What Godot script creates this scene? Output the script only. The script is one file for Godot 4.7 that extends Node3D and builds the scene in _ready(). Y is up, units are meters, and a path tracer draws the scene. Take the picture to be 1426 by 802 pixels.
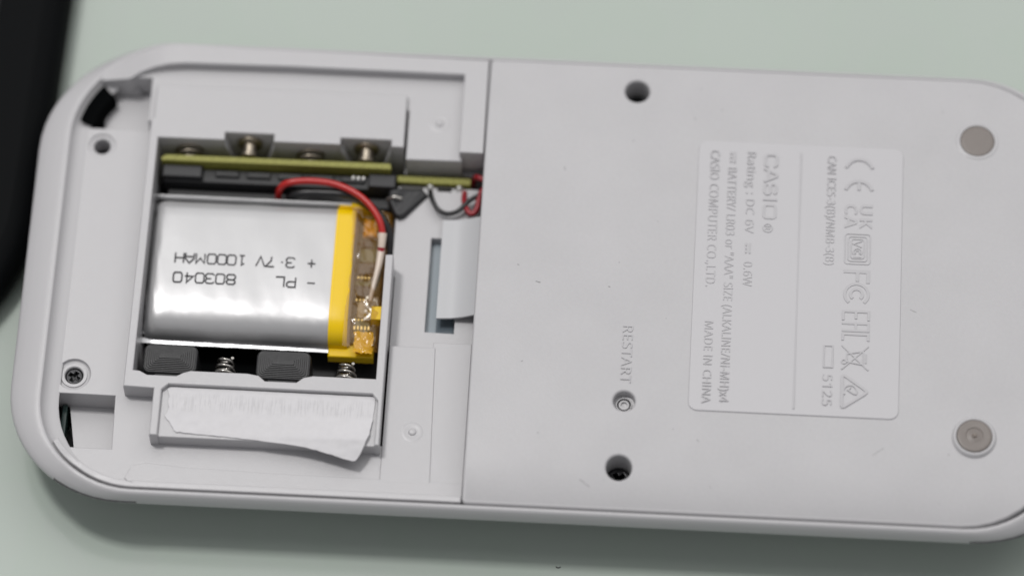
extends Node3D
# A pocket calculator lying face down with its battery lid off, a pouch cell fitted in the battery bay.
# All shape helpers work in millimetres (x along the calculator, y up, z towards the viewer) and write metres.

const MM := 0.001
var rng := RandomNumberGenerator.new()
var noise := FastNoiseLite.new()
var M := {}


func _ready() -> void:
	rng.seed = 7
	noise.seed = 3
	noise.frequency = 0.35
	# --- camera
	var cam := Camera3D.new()
	cam.name = "camera"
	var back := Vector3(0.0328464, 0.8910065, 0.4528007)
	var up := Vector3(-0.0462662, 0.453915, -0.8898430)
	cam.transform = Transform3D(Basis(up.cross(back).normalized(), up.normalized(), back.normalized()), Vector3(18.348, 715.207, 356.974) * MM)
	cam.near = 0.05
	cam.far = 8.0
	cam.fov = 7.318
	var lens := CameraAttributesPhysical.new()
	lens.frustum_focal_length = 187.65
	lens.frustum_focus_distance = 0.780
	lens.frustum_near = 0.05
	lens.frustum_far = 8.0
	lens.exposure_aperture = 6.0
	cam.attributes = lens
	add_child(cam)
	cam.current = true
	# --- air and light of the room
	var we := WorldEnvironment.new()
	we.name = "room_light"
	var env := Environment.new()
	env.background_mode = Environment.BG_COLOR
	env.background_color = Color(0.56, 0.56, 0.57)
	env.background_energy_multiplier = 1.0
	env.tonemap_mode = Environment.TONE_MAPPER_LINEAR
	env.tonemap_exposure = 1.11
	env.sdfgi_enabled = true
	env.ssao_enabled = true
	env.ssil_enabled = true
	we.environment = env
	add_child(we)
	area_light("ceiling_lamp", Vector3(-0.50, 1.72, -0.32), Vector2(0.22, 0.22), 1.15, Color(1.0, 0.99, 0.985))
	area_light("bright_ceiling", Vector3(0.35, 1.9, -0.95), Vector2(3.0, 2.2), 2.35, Color(1.0, 0.995, 0.99))
	make_materials()
	# --- the setting, then the things
	table()
	black_thing()
	calculator()
	battery()
	charging_board()
	small_board()
	press_block("press_block", Vector3(-66.15, 0, 16.9), "black layered plastic block at the left under the silver battery")
	press_block("press_block", Vector3(-46.4, 0, 17.1), "black layered plastic block between the two springs below the battery")
	paper_strip()
	plastic_flap()


func area_light(called: String, at: Vector3, size: Vector2, energy: float, tint: Color) -> void:
	var l := AreaLight3D.new()
	l.name = called
	l.area_size = size
	l.light_energy = energy
	l.light_color = tint
	l.shadow_enabled = true
	l.area_range = 8.0
	l.area_attenuation = 2.0
	add_child(l)
	l.look_at_from_position(at, Vector3(0, 0, 0), Vector3(0, 0, 1))


# ------------------------------------------------------------------ materials
func lin(r: float, g: float, b: float) -> Color:
	return Color(r, g, b).linear_to_srgb()


func mat(key: String, c: Color, rough := 0.5, metal := 0.0, spec := 0.5) -> StandardMaterial3D:
	var m := StandardMaterial3D.new()
	m.resource_name = key
	m.albedo_color = c
	m.roughness = rough
	m.metallic = metal
	m.metallic_specular = spec
	M[key] = m
	return m


func noise_tex(freq: float, octaves: int, size := 512, kind := FastNoiseLite.TYPE_SIMPLEX_SMOOTH, ramp: Gradient = null) -> NoiseTexture2D:
	var n := FastNoiseLite.new()
	n.seed = 11
	n.noise_type = kind
	n.frequency = freq
	n.fractal_octaves = octaves
	var t := NoiseTexture2D.new()
	t.width = size
	t.height = size
	t.seamless = true
	t.noise = n
	if ramp:
		t.color_ramp = ramp
	return t


func two(a: Color, b: Color) -> Gradient:
	var g := Gradient.new()
	g.set_color(0, a)
	g.set_color(1, b)
	return g


func relief(m: StandardMaterial3D, tex: Texture2D, millimetres: float, size_mm: float) -> void:
	m.heightmap_enabled = true
	m.heightmap_texture = tex
	m.heightmap_scale = millimetres * 0.1
	m.uv1_triplanar = true
	m.uv1_world_triplanar = true
	m.uv1_scale = Vector3.ONE * (1000.0 / size_mm)


func make_materials() -> void:
	var grain := noise_tex(0.12, 3)
	var wavy := noise_tex(0.012, 3)
	var p := mat("white_plastic", lin(0.486, 0.481, 0.489), 0.3)
	relief(p, grain, 0.018, 9.0)
	var cov := mat("cover_plastic", Color.WHITE, 0.5)
	cov.albedo_texture = cover_texture()
	cov.roughness = 1.0
	cov.roughness_texture = noise_tex(0.008, 4, 512, FastNoiseLite.TYPE_SIMPLEX_SMOOTH, two(Color(0.34, 0.34, 0.34), Color(0.56, 0.56, 0.56)))
	cov.heightmap_enabled = true
	cov.heightmap_texture = noise_tex(0.3, 2, 1024)
	cov.heightmap_scale = 0.0018
	var lt := mat("letter_plastic", lin(0.472, 0.466, 0.478), 0.5)
	relief(lt, grain, 0.01, 9.0)
	var rp := mat("plate_plastic", lin(0.512, 0.506, 0.518), 0.33)
	relief(rp, grain, 0.012, 9.0)
	var sm := mat("smooth_plastic", lin(0.50, 0.505, 0.515), 0.3)
	relief(sm, wavy, 0.01, 30.0)
	var g := mat("table", lin(0.43, 0.485, 0.437), 0.14)
	g.albedo_texture = noise_tex(0.006, 3, 512, FastNoiseLite.TYPE_SIMPLEX_SMOOTH, two(Color(0.985, 0.988, 0.985), Color(1, 1, 1)))
	g.uv1_triplanar = true
	g.uv1_world_triplanar = true
	g.uv1_scale = Vector3.ONE * 5.0
	var k := mat("black_gloss", lin(0.004, 0.0045, 0.005), 0.55, 0.0, 0.15)
	relief(k, grain, 0.01, 8.0)
	var bp := mat("black_plastic", lin(0.014, 0.0145, 0.0155), 0.42)
	relief(bp, grain, 0.02, 7.0)
	var pb := mat("printed_black", lin(0.014, 0.0142, 0.0155), 0.4)
	relief(pb, grain, 0.02, 5.0)
	mat("housing_black", lin(0.019, 0.0195, 0.021), 0.5)
	mat("slot_grey", lin(0.09, 0.09, 0.092), 0.6)
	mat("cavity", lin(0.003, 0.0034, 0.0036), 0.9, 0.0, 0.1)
	mat("bay_floor", lin(0.012, 0.012, 0.013), 0.6)
	var f := mat("foil", lin(0.47, 0.47, 0.473), 0.32, 0.36)
	relief(f, wavy, 0.009, 34.0)
	mat("foil_edge", lin(0.62, 0.62, 0.63), 0.25, 1.0)
	mat("ink", lin(0.035, 0.033, 0.037), 0.6)
	mat("yellow_tape", lin(0.86, 0.57, 0.0), 0.2)
	var am := mat("amber_film", Color(0.72, 0.50, 0.0, 0.22), 0.12)
	am.transparency = BaseMaterial3D.TRANSPARENCY_ALPHA
	am.cull_mode = BaseMaterial3D.CULL_DISABLED
	mat("amber_tape", lin(0.86, 0.47, 0.005), 0.15)
	mat("board_olive", lin(0.045, 0.043, 0.014), 0.4)
	var be := mat("board_edge", lin(0.42, 0.42, 0.095), 0.55)
	be.albedo_texture = noise_tex(0.05, 4, 256, FastNoiseLite.TYPE_SIMPLEX_SMOOTH, two(Color(0.62, 0.60, 0.5), Color(1, 1, 1)))
	be.uv1_triplanar = true
	be.uv1_world_triplanar = true
	be.uv1_scale = Vector3(90, 420, 420)
	mat("grey_part", lin(0.12, 0.125, 0.045), 0.3)
	mat("chip", lin(0.02, 0.018, 0.014), 0.35)
	mat("gold", lin(0.85, 0.62, 0.25), 0.3, 1.0)
	mat("tab_metal", lin(0.80, 0.76, 0.66), 0.3, 1.0)
	mat("cream", lin(0.66, 0.56, 0.47), 0.3)
	mat("pale_tape", lin(0.40, 0.30, 0.16), 0.35)
	mat("orange", lin(0.80, 0.33, 0.02), 0.3)
	mat("red_wire", lin(0.43, 0.014, 0.012), 0.32)
	mat("dark_red_wire", lin(0.28, 0.012, 0.02), 0.35)
	mat("black_wire", lin(0.012, 0.012, 0.013), 0.35)
	mat("solder", lin(0.70, 0.69, 0.66), 0.3, 1.0)
	mat("steel", lin(0.40, 0.385, 0.36), 0.25, 1.0)
	mat("brass", lin(0.34, 0.30, 0.24), 0.38, 1.0)
	mat("screw_black", lin(0.03, 0.03, 0.032), 0.3, 0.6)
	var r := mat("rubber", lin(0.20, 0.176, 0.160), 0.35)
	relief(r, grain, 0.02, 6.0)
	mat("rubber_clear", lin(0.22, 0.19, 0.165), 0.3)
	mat("window_glass", lin(0.30, 0.345, 0.375), 0.15)
	mat("dark_glass", lin(0.10, 0.125, 0.145), 0.15)
	mat("green_glass", lin(0.03, 0.055, 0.05), 0.15)
	var pa := mat("paper", Color.WHITE, 0.75)
	pa.albedo_texture = paper_texture()
	pa.cull_mode = BaseMaterial3D.CULL_DISABLED


func cover_texture() -> ImageTexture:   # base colour of the moulded cover with its few specks and scuffs; 0..1 covers 128 x 128 mm
	var w := 1536
	var im := Image.create(w, w, false, Image.FORMAT_RGB8)
	var n := FastNoiseLite.new()
	n.seed = 5
	n.frequency = 0.006
	n.fractal_octaves = 4
	var fine := FastNoiseLite.new()
	fine.seed = 8
	fine.frequency = 0.09
	var base := lin(0.486, 0.481, 0.489)
	for y in range(0, w, 2):
		for x in range(0, w, 2):
			var v := 1.0 + 0.012 * n.get_noise_2d(x, y) + 0.012 * fine.get_noise_2d(x, y)
			var c := Color(base.r * v, base.g * v, base.b * v)
			im.set_pixel(x, y, c)
			im.set_pixel(x + 1, y, c)
			im.set_pixel(x, y + 1, c)
			im.set_pixel(x + 1, y + 1, c)
	# scuffs: x, z (mm), length, angle, darkness
	var marks := [[-2.9, 1.2, 0.9, 0.3, 0.5], [0.6, -21.5, 0.7, 1.2, 0.25], [56.6, -14.2, 1.5, 1.2, 0.4], [44.6, -8.5, 4.5, 1.25, 0.16], [56.3, 8.0, 3.2, 0.05, 0.2],
		[56.8, 30.5, 2.4, 2.5, 0.2], [41.8, -2.5, 5.5, 1.45, 0.3], [7.0, 38.5, 2.2, 0.6, 0.25], [9.5, 1.5, 0.4, 0, 0.4], [-6.5, -2, 0.4, 0.5, 0.3], [26.0, 30.0, 0.5, 0.7, 0.25], [62.4, 3.5, 1.2, 0.4, 0.25]]
	for m in marks:
		scuff(im, m[0], m[1], m[2], m[3], m[4] * 0.24)
	for i in 22:
		scuff(im, rng.randf_range(-12, 82), rng.randf_range(-40, 40), rng.randf_range(0.05, 0.25), rng.randf() * 3.0, rng.randf_range(0.03, 0.10))
	return ImageTexture.create_from_image(im)


func scuff(im: Image, x: float, z: float, length: float, angle: float, dark: float) -> void:
	var k := 12.0
	var steps := int(length * k * 1.5) + 2
	for i in steps:
		var t := (float(i) / steps - 0.5) * length
		var px := int((x + cos(angle) * t + 16.0) * k + rng.randf_range(-0.8, 0.8))
		var py := int((z + sin(angle) * t + 64.0) * k + rng.randf_range(-0.8, 0.8))
		for a in 2:
			for b in 2:
				if px + a >= 0 and px + a < im.get_width() and py + b >= 0 and py + b < im.get_height():
					im.set_pixel(px + a, py + b, im.get_pixel(px + a, py + b).darkened(dark))


func paper_texture() -> ImageTexture:   # faint print showing through the paper; 0..1 covers 42 x 14 mm
	var im := Image.create(1260, 420, false, Image.FORMAT_RGB8)
	var base := lin(0.65, 0.642, 0.65)
	var n := FastNoiseLite.new()
	n.seed = 21
	n.frequency = 0.02
	n.fractal_octaves = 4
	var n2 := FastNoiseLite.new()
	n2.seed = 4
	n2.frequency = 0.05
	for y in 420:
		for x in 1260:
			var v := 1.0 + 0.012 * n.get_noise_2d(x, y)
			var band := clampf(1.0 - absf(y - 105.0) / 55.0, 0.0, 1.0)
			if x > 70 and x < 1150 and band > 0.0:
				var bar := n2.get_noise_2d(x * 1.6, y * 0.12)
				if bar > 0.02:
					v -= minf(0.055, 0.22 * bar) * sqrt(band)
			im.set_pixel(x, y, Color(base.r * v, base.g * v, base.b * v * 1.002))
	return ImageTexture.create_from_image(im)


# ------------------------------------------------------------------ nodes
func numbered(parent: Node, called: String) -> String:
	var n := called
	var i := 1
	while parent.has_node(NodePath(n)):
		n = "%s_%03d" % [called, i]
		i += 1
	return n


func begin() -> SurfaceTool:
	var st := SurfaceTool.new()
	st.begin(Mesh.PRIMITIVE_TRIANGLES)
	return st


func commit(called: String, st: SurfaceTool, m: String, parent: Node = self) -> MeshInstance3D:
	var o := MeshInstance3D.new()
	o.name = numbered(parent, called)
	o.mesh = st.commit()
	o.material_override = M[m]
	parent.add_child(o, true)
	return o


func thing(called: String, label: String, category: String, group := "") -> Node3D:
	var o := Node3D.new()
	o.name = numbered(self, called)
	add_child(o, true)
	tag(o, label, category, group)
	return o


func tag(o: Node, label: String, category: String, group := "") -> void:
	o.set_meta("label", label)
	o.set_meta("category", category)
	if group:
		o.set_meta("group", group)


# ------------------------------------------------------------------ shapes
func tri(st: SurfaceTool, a: Vector3, b: Vector3, c: Vector3, na: Vector3, nb: Vector3, nc: Vector3) -> void:
	if (b - a).cross(c - a).dot(na + nb + nc) > 0.0:
		var t := b
		b = c
		c = t
		t = nb
		nb = nc
		nc = t
	for k in 3:
		var v: Vector3 = [a, b, c][k]
		st.set_normal([na, nb, nc][k])
		st.set_uv(Vector2((v.x + 16.0) / 128.0, (v.z + 64.0) / 128.0))
		st.add_vertex(v * MM)


func quad(st: SurfaceTool, a: Vector3, b: Vector3, c: Vector3, d: Vector3, na: Vector3, nb: Vector3, nc: Vector3, nd: Vector3) -> void:
	tri(st, a, b, c, na, nb, nc)
	tri(st, a, c, d, na, nc, nd)


func rr(x0: float, z0: float, x1: float, z1: float, r: float, n := 8) -> PackedVector2Array:   # rounded rectangle
	var p := PackedVector2Array()
	for c in [[x1 - r, z1 - r, 0.0], [x0 + r, z1 - r, 0.5], [x0 + r, z0 + r, 1.0], [x1 - r, z0 + r, 1.5]]:
		for i in n + 1:
			var a: float = PI * (c[2] + 0.5 * i / n)
			p.append(Vector2(c[0] + r * cos(a), c[1] + r * sin(a)))
	return p


func circle(x: float, z: float, r: float, n := 40) -> PackedVector2Array:
	var p := PackedVector2Array()
	for i in n:
		p.append(Vector2(x + r * cos(TAU * i / n), z + r * sin(TAU * i / n)))
	return p


func area(p: PackedVector2Array) -> float:
	var s := 0.0
	for i in p.size():
		s += p[i].cross(p[(i + 1) % p.size()])
	return s


func wound(p: PackedVector2Array, positive: bool) -> PackedVector2Array:
	var q := p.duplicate()
	if (area(q) > 0.0) != positive:
		q.reverse()
	return q


func dense(p: PackedVector2Array, step: float) -> PackedVector2Array:
	var q := PackedVector2Array()
	for i in p.size():
		var a := p[i]
		var b := p[(i + 1) % p.size()]
		var n := maxi(1, int(ceil(a.distance_to(b) / step)))
		for k in n:
			q.append(a.lerp(b, float(k) / n))
	return q


func ring(p: PackedVector2Array, d: float) -> PackedVector2Array:   # moved by d to the left of its direction
	var q := PackedVector2Array()
	var n := p.size()
	for i in n:
		var e0 := (p[i] - p[(i + n - 1) % n]).normalized()
		var e1 := (p[(i + 1) % n] - p[i]).normalized()
		var m := (Vector2(-e0.y, e0.x) + Vector2(-e1.y, e1.x)).normalized()
		var k := maxf(0.4, m.dot(Vector2(-e1.y, e1.x)))
		q.append(p[i] + m * d / k)
	return q


func height(yf, y1: float, v: Vector2) -> float:
	return y1 if yf == null else y1 + float(yf.call(v.x, v.y))


func up_at(yf, v: Vector2) -> Vector3:
	if yf == null:
		return Vector3.UP
	var e := 0.05
	var dx: float = (yf.call(v.x + e, v.y) - yf.call(v.x - e, v.y)) / (2 * e)
	var dz: float = (yf.call(v.x, v.y + e) - yf.call(v.x, v.y - e)) / (2 * e)
	return Vector3(-dx, 1, -dz).normalized()


# A slab with the outline poly, its top at y1 (plus yf) and rounded upper edges, walls down to y0.
func plate(st: SurfaceTool, poly: PackedVector2Array, y1: float, y0: float, b := 0.25, holes := [], yf = null, grid := 0.0, hole_y0 := -100.0) -> void:
	var fancy := not holes.is_empty() or yf != null
	var step := 1.2 if fancy else 1000.0
	var rims := [dense(wound(poly, true), step)]
	for h in holes:
		rims.append(dense(wound(h, false), 0.8))
	var caps := []
	for k in rims.size():
		var p: PackedVector2Array = rims[k]
		var n := p.size()
		var sides := PackedVector2Array()
		for i in n:
			var e := (p[(i + 1) % n] - p[i]).normalized()
			sides.append(Vector2(e.y, -e.x))
		var low := y0 if k == 0 or hole_y0 < -99 else hole_y0
		var rows := [p]
		var ups := [0.0]
		var ys := [-1000.0]
		for s in 4:
			var t := PI / 2 * s / 3.0
			rows.append(ring(p, b * (1.0 - cos(t))))
			ups.append(sin(t))
			ys.append(b * (sin(t) - 1.0))
		for r in rows.size() - 1:
			for i in n:
				var j := (i + 1) % n
				var a0: Vector2 = rows[r][i]
				var a1: Vector2 = rows[r][j]
				var c0: Vector2 = rows[r + 1][i]
				var c1: Vector2 = rows[r + 1][j]
				var si := sides[i]
				var before := sides[(i + n - 1) % n]
				var after := sides[j]
				var n0 := (si + before).normalized() if si.dot(before) > 0.72 else si
				var n1 := (si + after).normalized() if si.dot(after) > 0.72 else si
				var ya0: float = low if r == 0 else height(yf, y1, a0) + ys[r]
				var ya1: float = low if r == 0 else height(yf, y1, a1) + ys[r]
				var yc0: float = height(yf, y1, c0) + ys[r + 1]
				var yc1: float = height(yf, y1, c1) + ys[r + 1]
				var ua: float = ups[r]
				var uc: float = ups[r + 1]
				var f := func(m: Vector2, u: float) -> Vector3: return Vector3(m.x * sqrt(1 - u * u), u, m.y * sqrt(1 - u * u))
				quad(st, Vector3(a0.x, ya0, a0.y), Vector3(a1.x, ya1, a1.y), Vector3(c1.x, yc1, c1.y), Vector3(c0.x, yc0, c0.y), f.call(n0, ua), f.call(n1, ua), f.call(n1, uc), f.call(n0, uc))
		caps.append(rows[-1])
	var pts := PackedVector2Array()
	var tris: PackedInt32Array
	if not fancy:
		pts = caps[0]
		tris = Geometry2D.triangulate_polygon(pts)
		if tris.is_empty():
			push_warning("no triangles")
	else:
		pts = fill(caps, grid)
		tris = PackedInt32Array(range(pts.size()))
	for i in range(0, tris.size(), 3):
		var q := []
		var un := []
		for k in 3:
			var v := pts[tris[i + k]]
			q.append(Vector3(v.x, height(yf, y1, v), v.y))
			un.append(up_at(yf, v))
		tri(st, q[0], q[1], q[2], un[0], un[1], un[2])



# triangles (three corners each) that fill the outline caps[0] round the holes caps[1..], cut along a grid that passes through every hole
func fill(caps: Array, grid: float) -> PackedVector2Array:
	var lo := caps[0][0] as Vector2
	var hi := lo
	for v in caps[0]:
		lo = lo.min(v)
		hi = hi.max(v)
	var cuts := [[], []]
	for axis in 2:
		var c := [lo[axis] - 0.1, hi[axis] + 0.1]
		for k in range(1, caps.size()):
			var mid := Vector2.ZERO
			for v in caps[k]:
				mid += v / caps[k].size()
			c.append(mid[axis] + 0.013)
		if grid > 0.0:
			var at := lo[axis] + 0.4
			while at < hi[axis]:
				c.append(at)
				at += grid if at > lo[axis] + 3.0 and at < hi[axis] - 6.0 else minf(grid, 0.8)
		c.sort()
		cuts[axis] = c
	var out := PackedVector2Array()
	for i in cuts[0].size() - 1:
		for k in cuts[1].size() - 1:
			var x0: float = cuts[0][i]
			var x1: float = cuts[0][i + 1]
			var z0: float = cuts[1][k]
			var z1: float = cuts[1][k + 1]
			if x1 - x0 < 0.001 or z1 - z0 < 0.001:
				continue
			var pieces := Geometry2D.intersect_polygons(PackedVector2Array([Vector2(x0, z0), Vector2(x1, z0), Vector2(x1, z1), Vector2(x0, z1)]), caps[0])
			for h in range(1, caps.size()):
				var left := []
				for p in pieces:
					left.append_array(Geometry2D.clip_polygons(p, caps[h]))
				pieces.assign(left)
			for p in pieces:
				var t := Geometry2D.triangulate_polygon(p)
				for n in t:
					out.append(p[n])
	return out


func block(st: SurfaceTool, lo: Vector3, hi: Vector3, b := 0.15) -> void:   # box standing on y = lo.y with rounded top
	plate(st, PackedVector2Array([Vector2(lo.x, lo.z), Vector2(hi.x, lo.z), Vector2(hi.x, hi.z), Vector2(lo.x, hi.z)]), hi.y, lo.y, b)


# profile of (radius, along) turned round an axis
func lathe(st: SurfaceTool, at: Vector3, profile: Array, n := 32, axis := Vector3.UP) -> void:
	var side := axis.cross(Vector3(0.3, 0.2, 0.9)).normalized()
	var other := axis.cross(side).normalized()
	for k in profile.size() - 1:
		var p: Vector2 = profile[k]
		var q: Vector2 = profile[k + 1]
		var d := (q - p).normalized()
		var nr := Vector2(d.y, -d.x)
		for i in n:
			var c0 := side * cos(TAU * i / n) + other * sin(TAU * i / n)
			var c1 := side * cos(TAU * (i + 1) / n) + other * sin(TAU * (i + 1) / n)
			var n0 := c0 * nr.x + axis * nr.y
			var n1 := c1 * nr.x + axis * nr.y
			quad(st, at + c0 * p.x + axis * p.y, at + c1 * p.x + axis * p.y, at + c1 * q.x + axis * q.y, at + c0 * q.x + axis * q.y, n0, n1, n1, n0)


func smooth_path(points: Array, step := 0.4) -> PackedVector3Array:
	var c := Curve3D.new()
	c.bake_interval = step
	for i in points.size():
		var a: Vector3 = points[maxi(i - 1, 0)]
		var b: Vector3 = points[mini(i + 1, points.size() - 1)]
		c.add_point(points[i], (a - b) / 6.0, (b - a) / 6.0)
	return c.get_baked_points()


func tube(st: SurfaceTool, pts: PackedVector3Array, r: float, n := 12, r1 := -1.0) -> void:
	var up := Vector3(0.12, 0.9, 0.3).normalized()
	var rows := []
	var norms := []
	for i in pts.size():
		var d := (pts[mini(i + 1, pts.size() - 1)] - pts[maxi(i - 1, 0)]).normalized()
		var s := d.cross(up).normalized()
		up = s.cross(d).normalized()
		var row := []
		var nn := []
		var rad := r if r1 < 0.0 else lerpf(r, r1, float(i) / (pts.size() - 1))
		for k in n:
			var v := s * cos(TAU * k / n) + up * sin(TAU * k / n)
			row.append(pts[i] + v * rad)
			nn.append(v)
		rows.append(row)
		norms.append(nn)
	for i in rows.size() - 1:
		for k in n:
			var j := (k + 1) % n
			quad(st, rows[i][k], rows[i][j], rows[i + 1][j], rows[i + 1][k], norms[i][k], norms[i][j], norms[i + 1][j], norms[i + 1][k])
	for e in [0, rows.size() - 1]:
		var d := (pts[1] - pts[0]).normalized() * -1.0 if e == 0 else (pts[-1] - pts[-2]).normalized()
		for k in n:
			tri(st, pts[e], rows[e][k], rows[e][(k + 1) % n], d, d, d)


# surface through a table of points (rows of equal length), smooth normals; facing says which way is out
func sheet(st: SurfaceTool, rows: Array, facing: Vector3, closed := false) -> void:
	var h := rows.size()
	var w: int = rows[0].size()
	var norm := func(i: int, k: int) -> Vector3:
		var a: Vector3 = rows[mini(i + 1, h - 1)][k] - rows[maxi(i - 1, 0)][k]
		var l := (k + w - 1) % w if closed else maxi(k - 1, 0)
		var r := (k + 1) % w if closed else mini(k + 1, w - 1)
		var b: Vector3 = rows[i][r] - rows[i][l]
		return a.cross(b).normalized()
	var sign_ := 1.0
	if not closed and norm.call(h / 2, w / 2).dot(facing) < 0.0:
		sign_ = -1.0
	if closed:
		var mid := Vector3.ZERO
		for v in rows[h / 2]:
			mid += v / w
		if norm.call(h / 2, 0).dot(rows[h / 2][0] - mid) < 0.0:
			sign_ = -1.0
	for i in h - 1:
		for k in (w if closed else w - 1):
			var j := (k + 1) % w
			quad(st, rows[i][k], rows[i][j], rows[i + 1][j], rows[i + 1][k], norm.call(i, k) * sign_, norm.call(i, j) * sign_, norm.call(i + 1, j) * sign_, norm.call(i + 1, k) * sign_)


# raised bar of width w along a polyline of (u, v), placed by a frame: u along fu, v along fv, from lift to lift + tall above `at`
var bars := 0


func stroke(st: SurfaceTool, pts: Array, w: float, at: Vector3, fu: Vector3, fv: Vector3, tall: float, loop := false) -> void:
	bars += 1
	tall += 0.006 * (bars % 7)
	var n := pts.size()
	var lefts := []
	var rights := []
	for i in n:
		var p: Vector2 = pts[i]
		var e0: Vector2 = (p - (pts[i - 1] if i > 0 else (pts[n - 1] if loop else p))).normalized()
		var e1: Vector2 = ((pts[i + 1] if i < n - 1 else (pts[0] if loop else p)) - p).normalized()
		if e0 == Vector2.ZERO:
			e0 = e1
		if e1 == Vector2.ZERO:
			e1 = e0
		var m := (e0.orthogonal() + e1.orthogonal()).normalized()
		var s := m / maxf(0.5, m.dot(e1.orthogonal())) * w * 0.5
		lefts.append(p + s)
		rights.append(p - s)
	var up := fu.cross(fv).normalized()
	var to := func(v: Vector2, y: float) -> Vector3: return at + fu * v.x + fv * v.y + up * y
	for i in (n if loop else n - 1):
		var j := (i + 1) % n
		var l0: Vector2 = lefts[i]
		var l1: Vector2 = lefts[j]
		var r0: Vector2 = rights[i]
		var r1: Vector2 = rights[j]
		quad(st, to.call(l0, tall), to.call(l1, tall), to.call(r1, tall), to.call(r0, tall), up, up, up, up)
		var nl2 := (pts[j] - pts[i] as Vector2).normalized().orthogonal()
		var nl := fu * nl2.x + fv * nl2.y
		quad(st, to.call(l0, tall), to.call(l1, tall), to.call(l1, -0.1), to.call(l0, -0.1), nl, nl, nl, nl)
		quad(st, to.call(r0, tall), to.call(r1, tall), to.call(r1, -0.1), to.call(r0, -0.1), -nl, -nl, -nl, -nl)
	if not loop:
		for e in [[0, 1], [n - 1, n - 2]]:
			var d2: Vector2 = (pts[e[0]] - pts[e[1]]).normalized()
			var d := fu * d2.x + fv * d2.y
			quad(st, to.call(lefts[e[0]], tall), to.call(rights[e[0]], tall), to.call(rights[e[0]], -0.1), to.call(lefts[e[0]], -0.1), d, d, d, d)


func arc(cx: float, cy: float, r: float, a0: float, a1: float, n := 16) -> Array:
	var p := []
	for i in n + 1:
		var a := deg_to_rad(lerpf(a0, a1, float(i) / n))
		p.append(Vector2(cx + r * cos(a), cy + r * sin(a)))
	return p


# raised letters: reading along fu with tops towards fv; fitted to `long` mm, capitals `cap` mm tall
func letters(st: SurfaceTool, text: String, at: Vector3, fu: Vector3, fv: Vector3, cap: float, long: float, tall: float, bold := false) -> void:
	var f := SystemFont.new()
	f.font_names = PackedStringArray(["Droid Sans"])
	f.font_weight = 700 if bold else 400
	var t := TextMesh.new()
	t.text = text.replace("I", "l")   # this typeface gives its capital I serifs that the moulded letters lack
	t.font = f
	t.font_size = 64
	t.pixel_size = 0.01
	t.depth = 0.2
	t.curve_step = 2.0
	t.horizontal_alignment = HORIZONTAL_ALIGNMENT_LEFT
	t.vertical_alignment = VERTICAL_ALIGNMENT_BOTTOM
	var arrays := t.get_mesh_arrays()
	var vs: PackedVector3Array = arrays[Mesh.ARRAY_VERTEX]
	var lo := Vector3.INF
	var hi := -Vector3.INF
	for v in vs:
		lo = lo.min(v)
		hi = hi.max(v)
	var size := hi - lo
	var has_low := false
	for ch in text:
		if ch in "(),/gp":
			has_low = true
	var kv := cap * (1.28 if has_low else 1.0) / size.y
	var base := lo.y + (0.28 / 1.28 * size.y if has_low else 0.0)
	var up := fu.cross(fv).normalized()
	var b := Basis(fu * (long / size.x) * MM, fv * kv * MM, up * (tall + 0.1) / 0.2 * MM)
	var origin := at * MM - b * Vector3(lo.x, base, lo.z) - up * 0.1 * MM
	var index: PackedInt32Array = arrays[Mesh.ARRAY_INDEX] if arrays[Mesh.ARRAY_INDEX] != null else PackedInt32Array(range(vs.size()))
	for i in range(0, index.size() - 2, 3):
		var q := []
		for k in 3:
			q.append((b * vs[index[i + k]] + origin) / MM)
		var nn := ((q[2] - q[0]) as Vector3).cross(q[1] - q[0]).normalized()
		if nn.length() > 0.5:
			tri(st, q[0], q[1], q[2], nn, nn, nn)


# ------------------------------------------------------------------ the setting
func table() -> void:
	var st := begin()
	plate(st, rr(-460, -330, 420, 260, 20, 6), 0.0, -12.0, 1.5)
	var o := commit("tabletop", st, "table")
	o.set_meta("kind", "structure")
	tag(o, "pale green glossy glass tabletop under the calculator", "tabletop")
	var sp := begin()
	stroke(sp, arc(0, 0, 0.42, 200, 340, 8), 0.16, Vector3(3.0, 0.02, 46.9), Vector3(1, 0, 0), Vector3(0, 0, -1), 0.05)
	commit("lint_speck", sp, "bay_floor", o)


func black_thing() -> void:
	var t := thing("phone_case", "black rounded slab lying at the upper left beside the calculator", "case")
	var rows := []
	var prof := [[3.0, 0.3], [1.0, 1.2], [0.2, 2.6], [0.0, 4.0], [0.3, 5.6], [1.2, 7.2], [2.6, 8.4], [4.6, 9.0]]
	for p in prof:
		var row := []
		for v in rr(-185.0 + p[0], -215.0 + p[0], -92.2 - p[0], 20.0 - p[0], 34.0 - p[0], 14):
			var bend: float = (v.y + 40.0) * -0.035 if v.x > -130 else 0.0
			row.append(Vector3(v.x + bend, p[1], v.y))
		rows.append(row)
	var st := begin()
	sheet(st, rows, Vector3.UP, true)
	var top := PackedVector2Array()
	for v in rows[-1]:
		top.append(Vector2(v.x, v.z))
	plate(st, top, 9.0, 8.6, 0.05)
	commit("shell", st, "black_gloss", t)
	var edge := begin()
	var pts := []
	for k in 12:
		var z := -150.0 + 10.5 * k
		pts.append(Vector3(-106.0 - (z + 40.0) * 0.062, 9.0, z))
	tube(edge, smooth_path(pts, 2.0), 0.9, 10)
	commit("raised_rib", edge, "housing_black", t)


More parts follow.
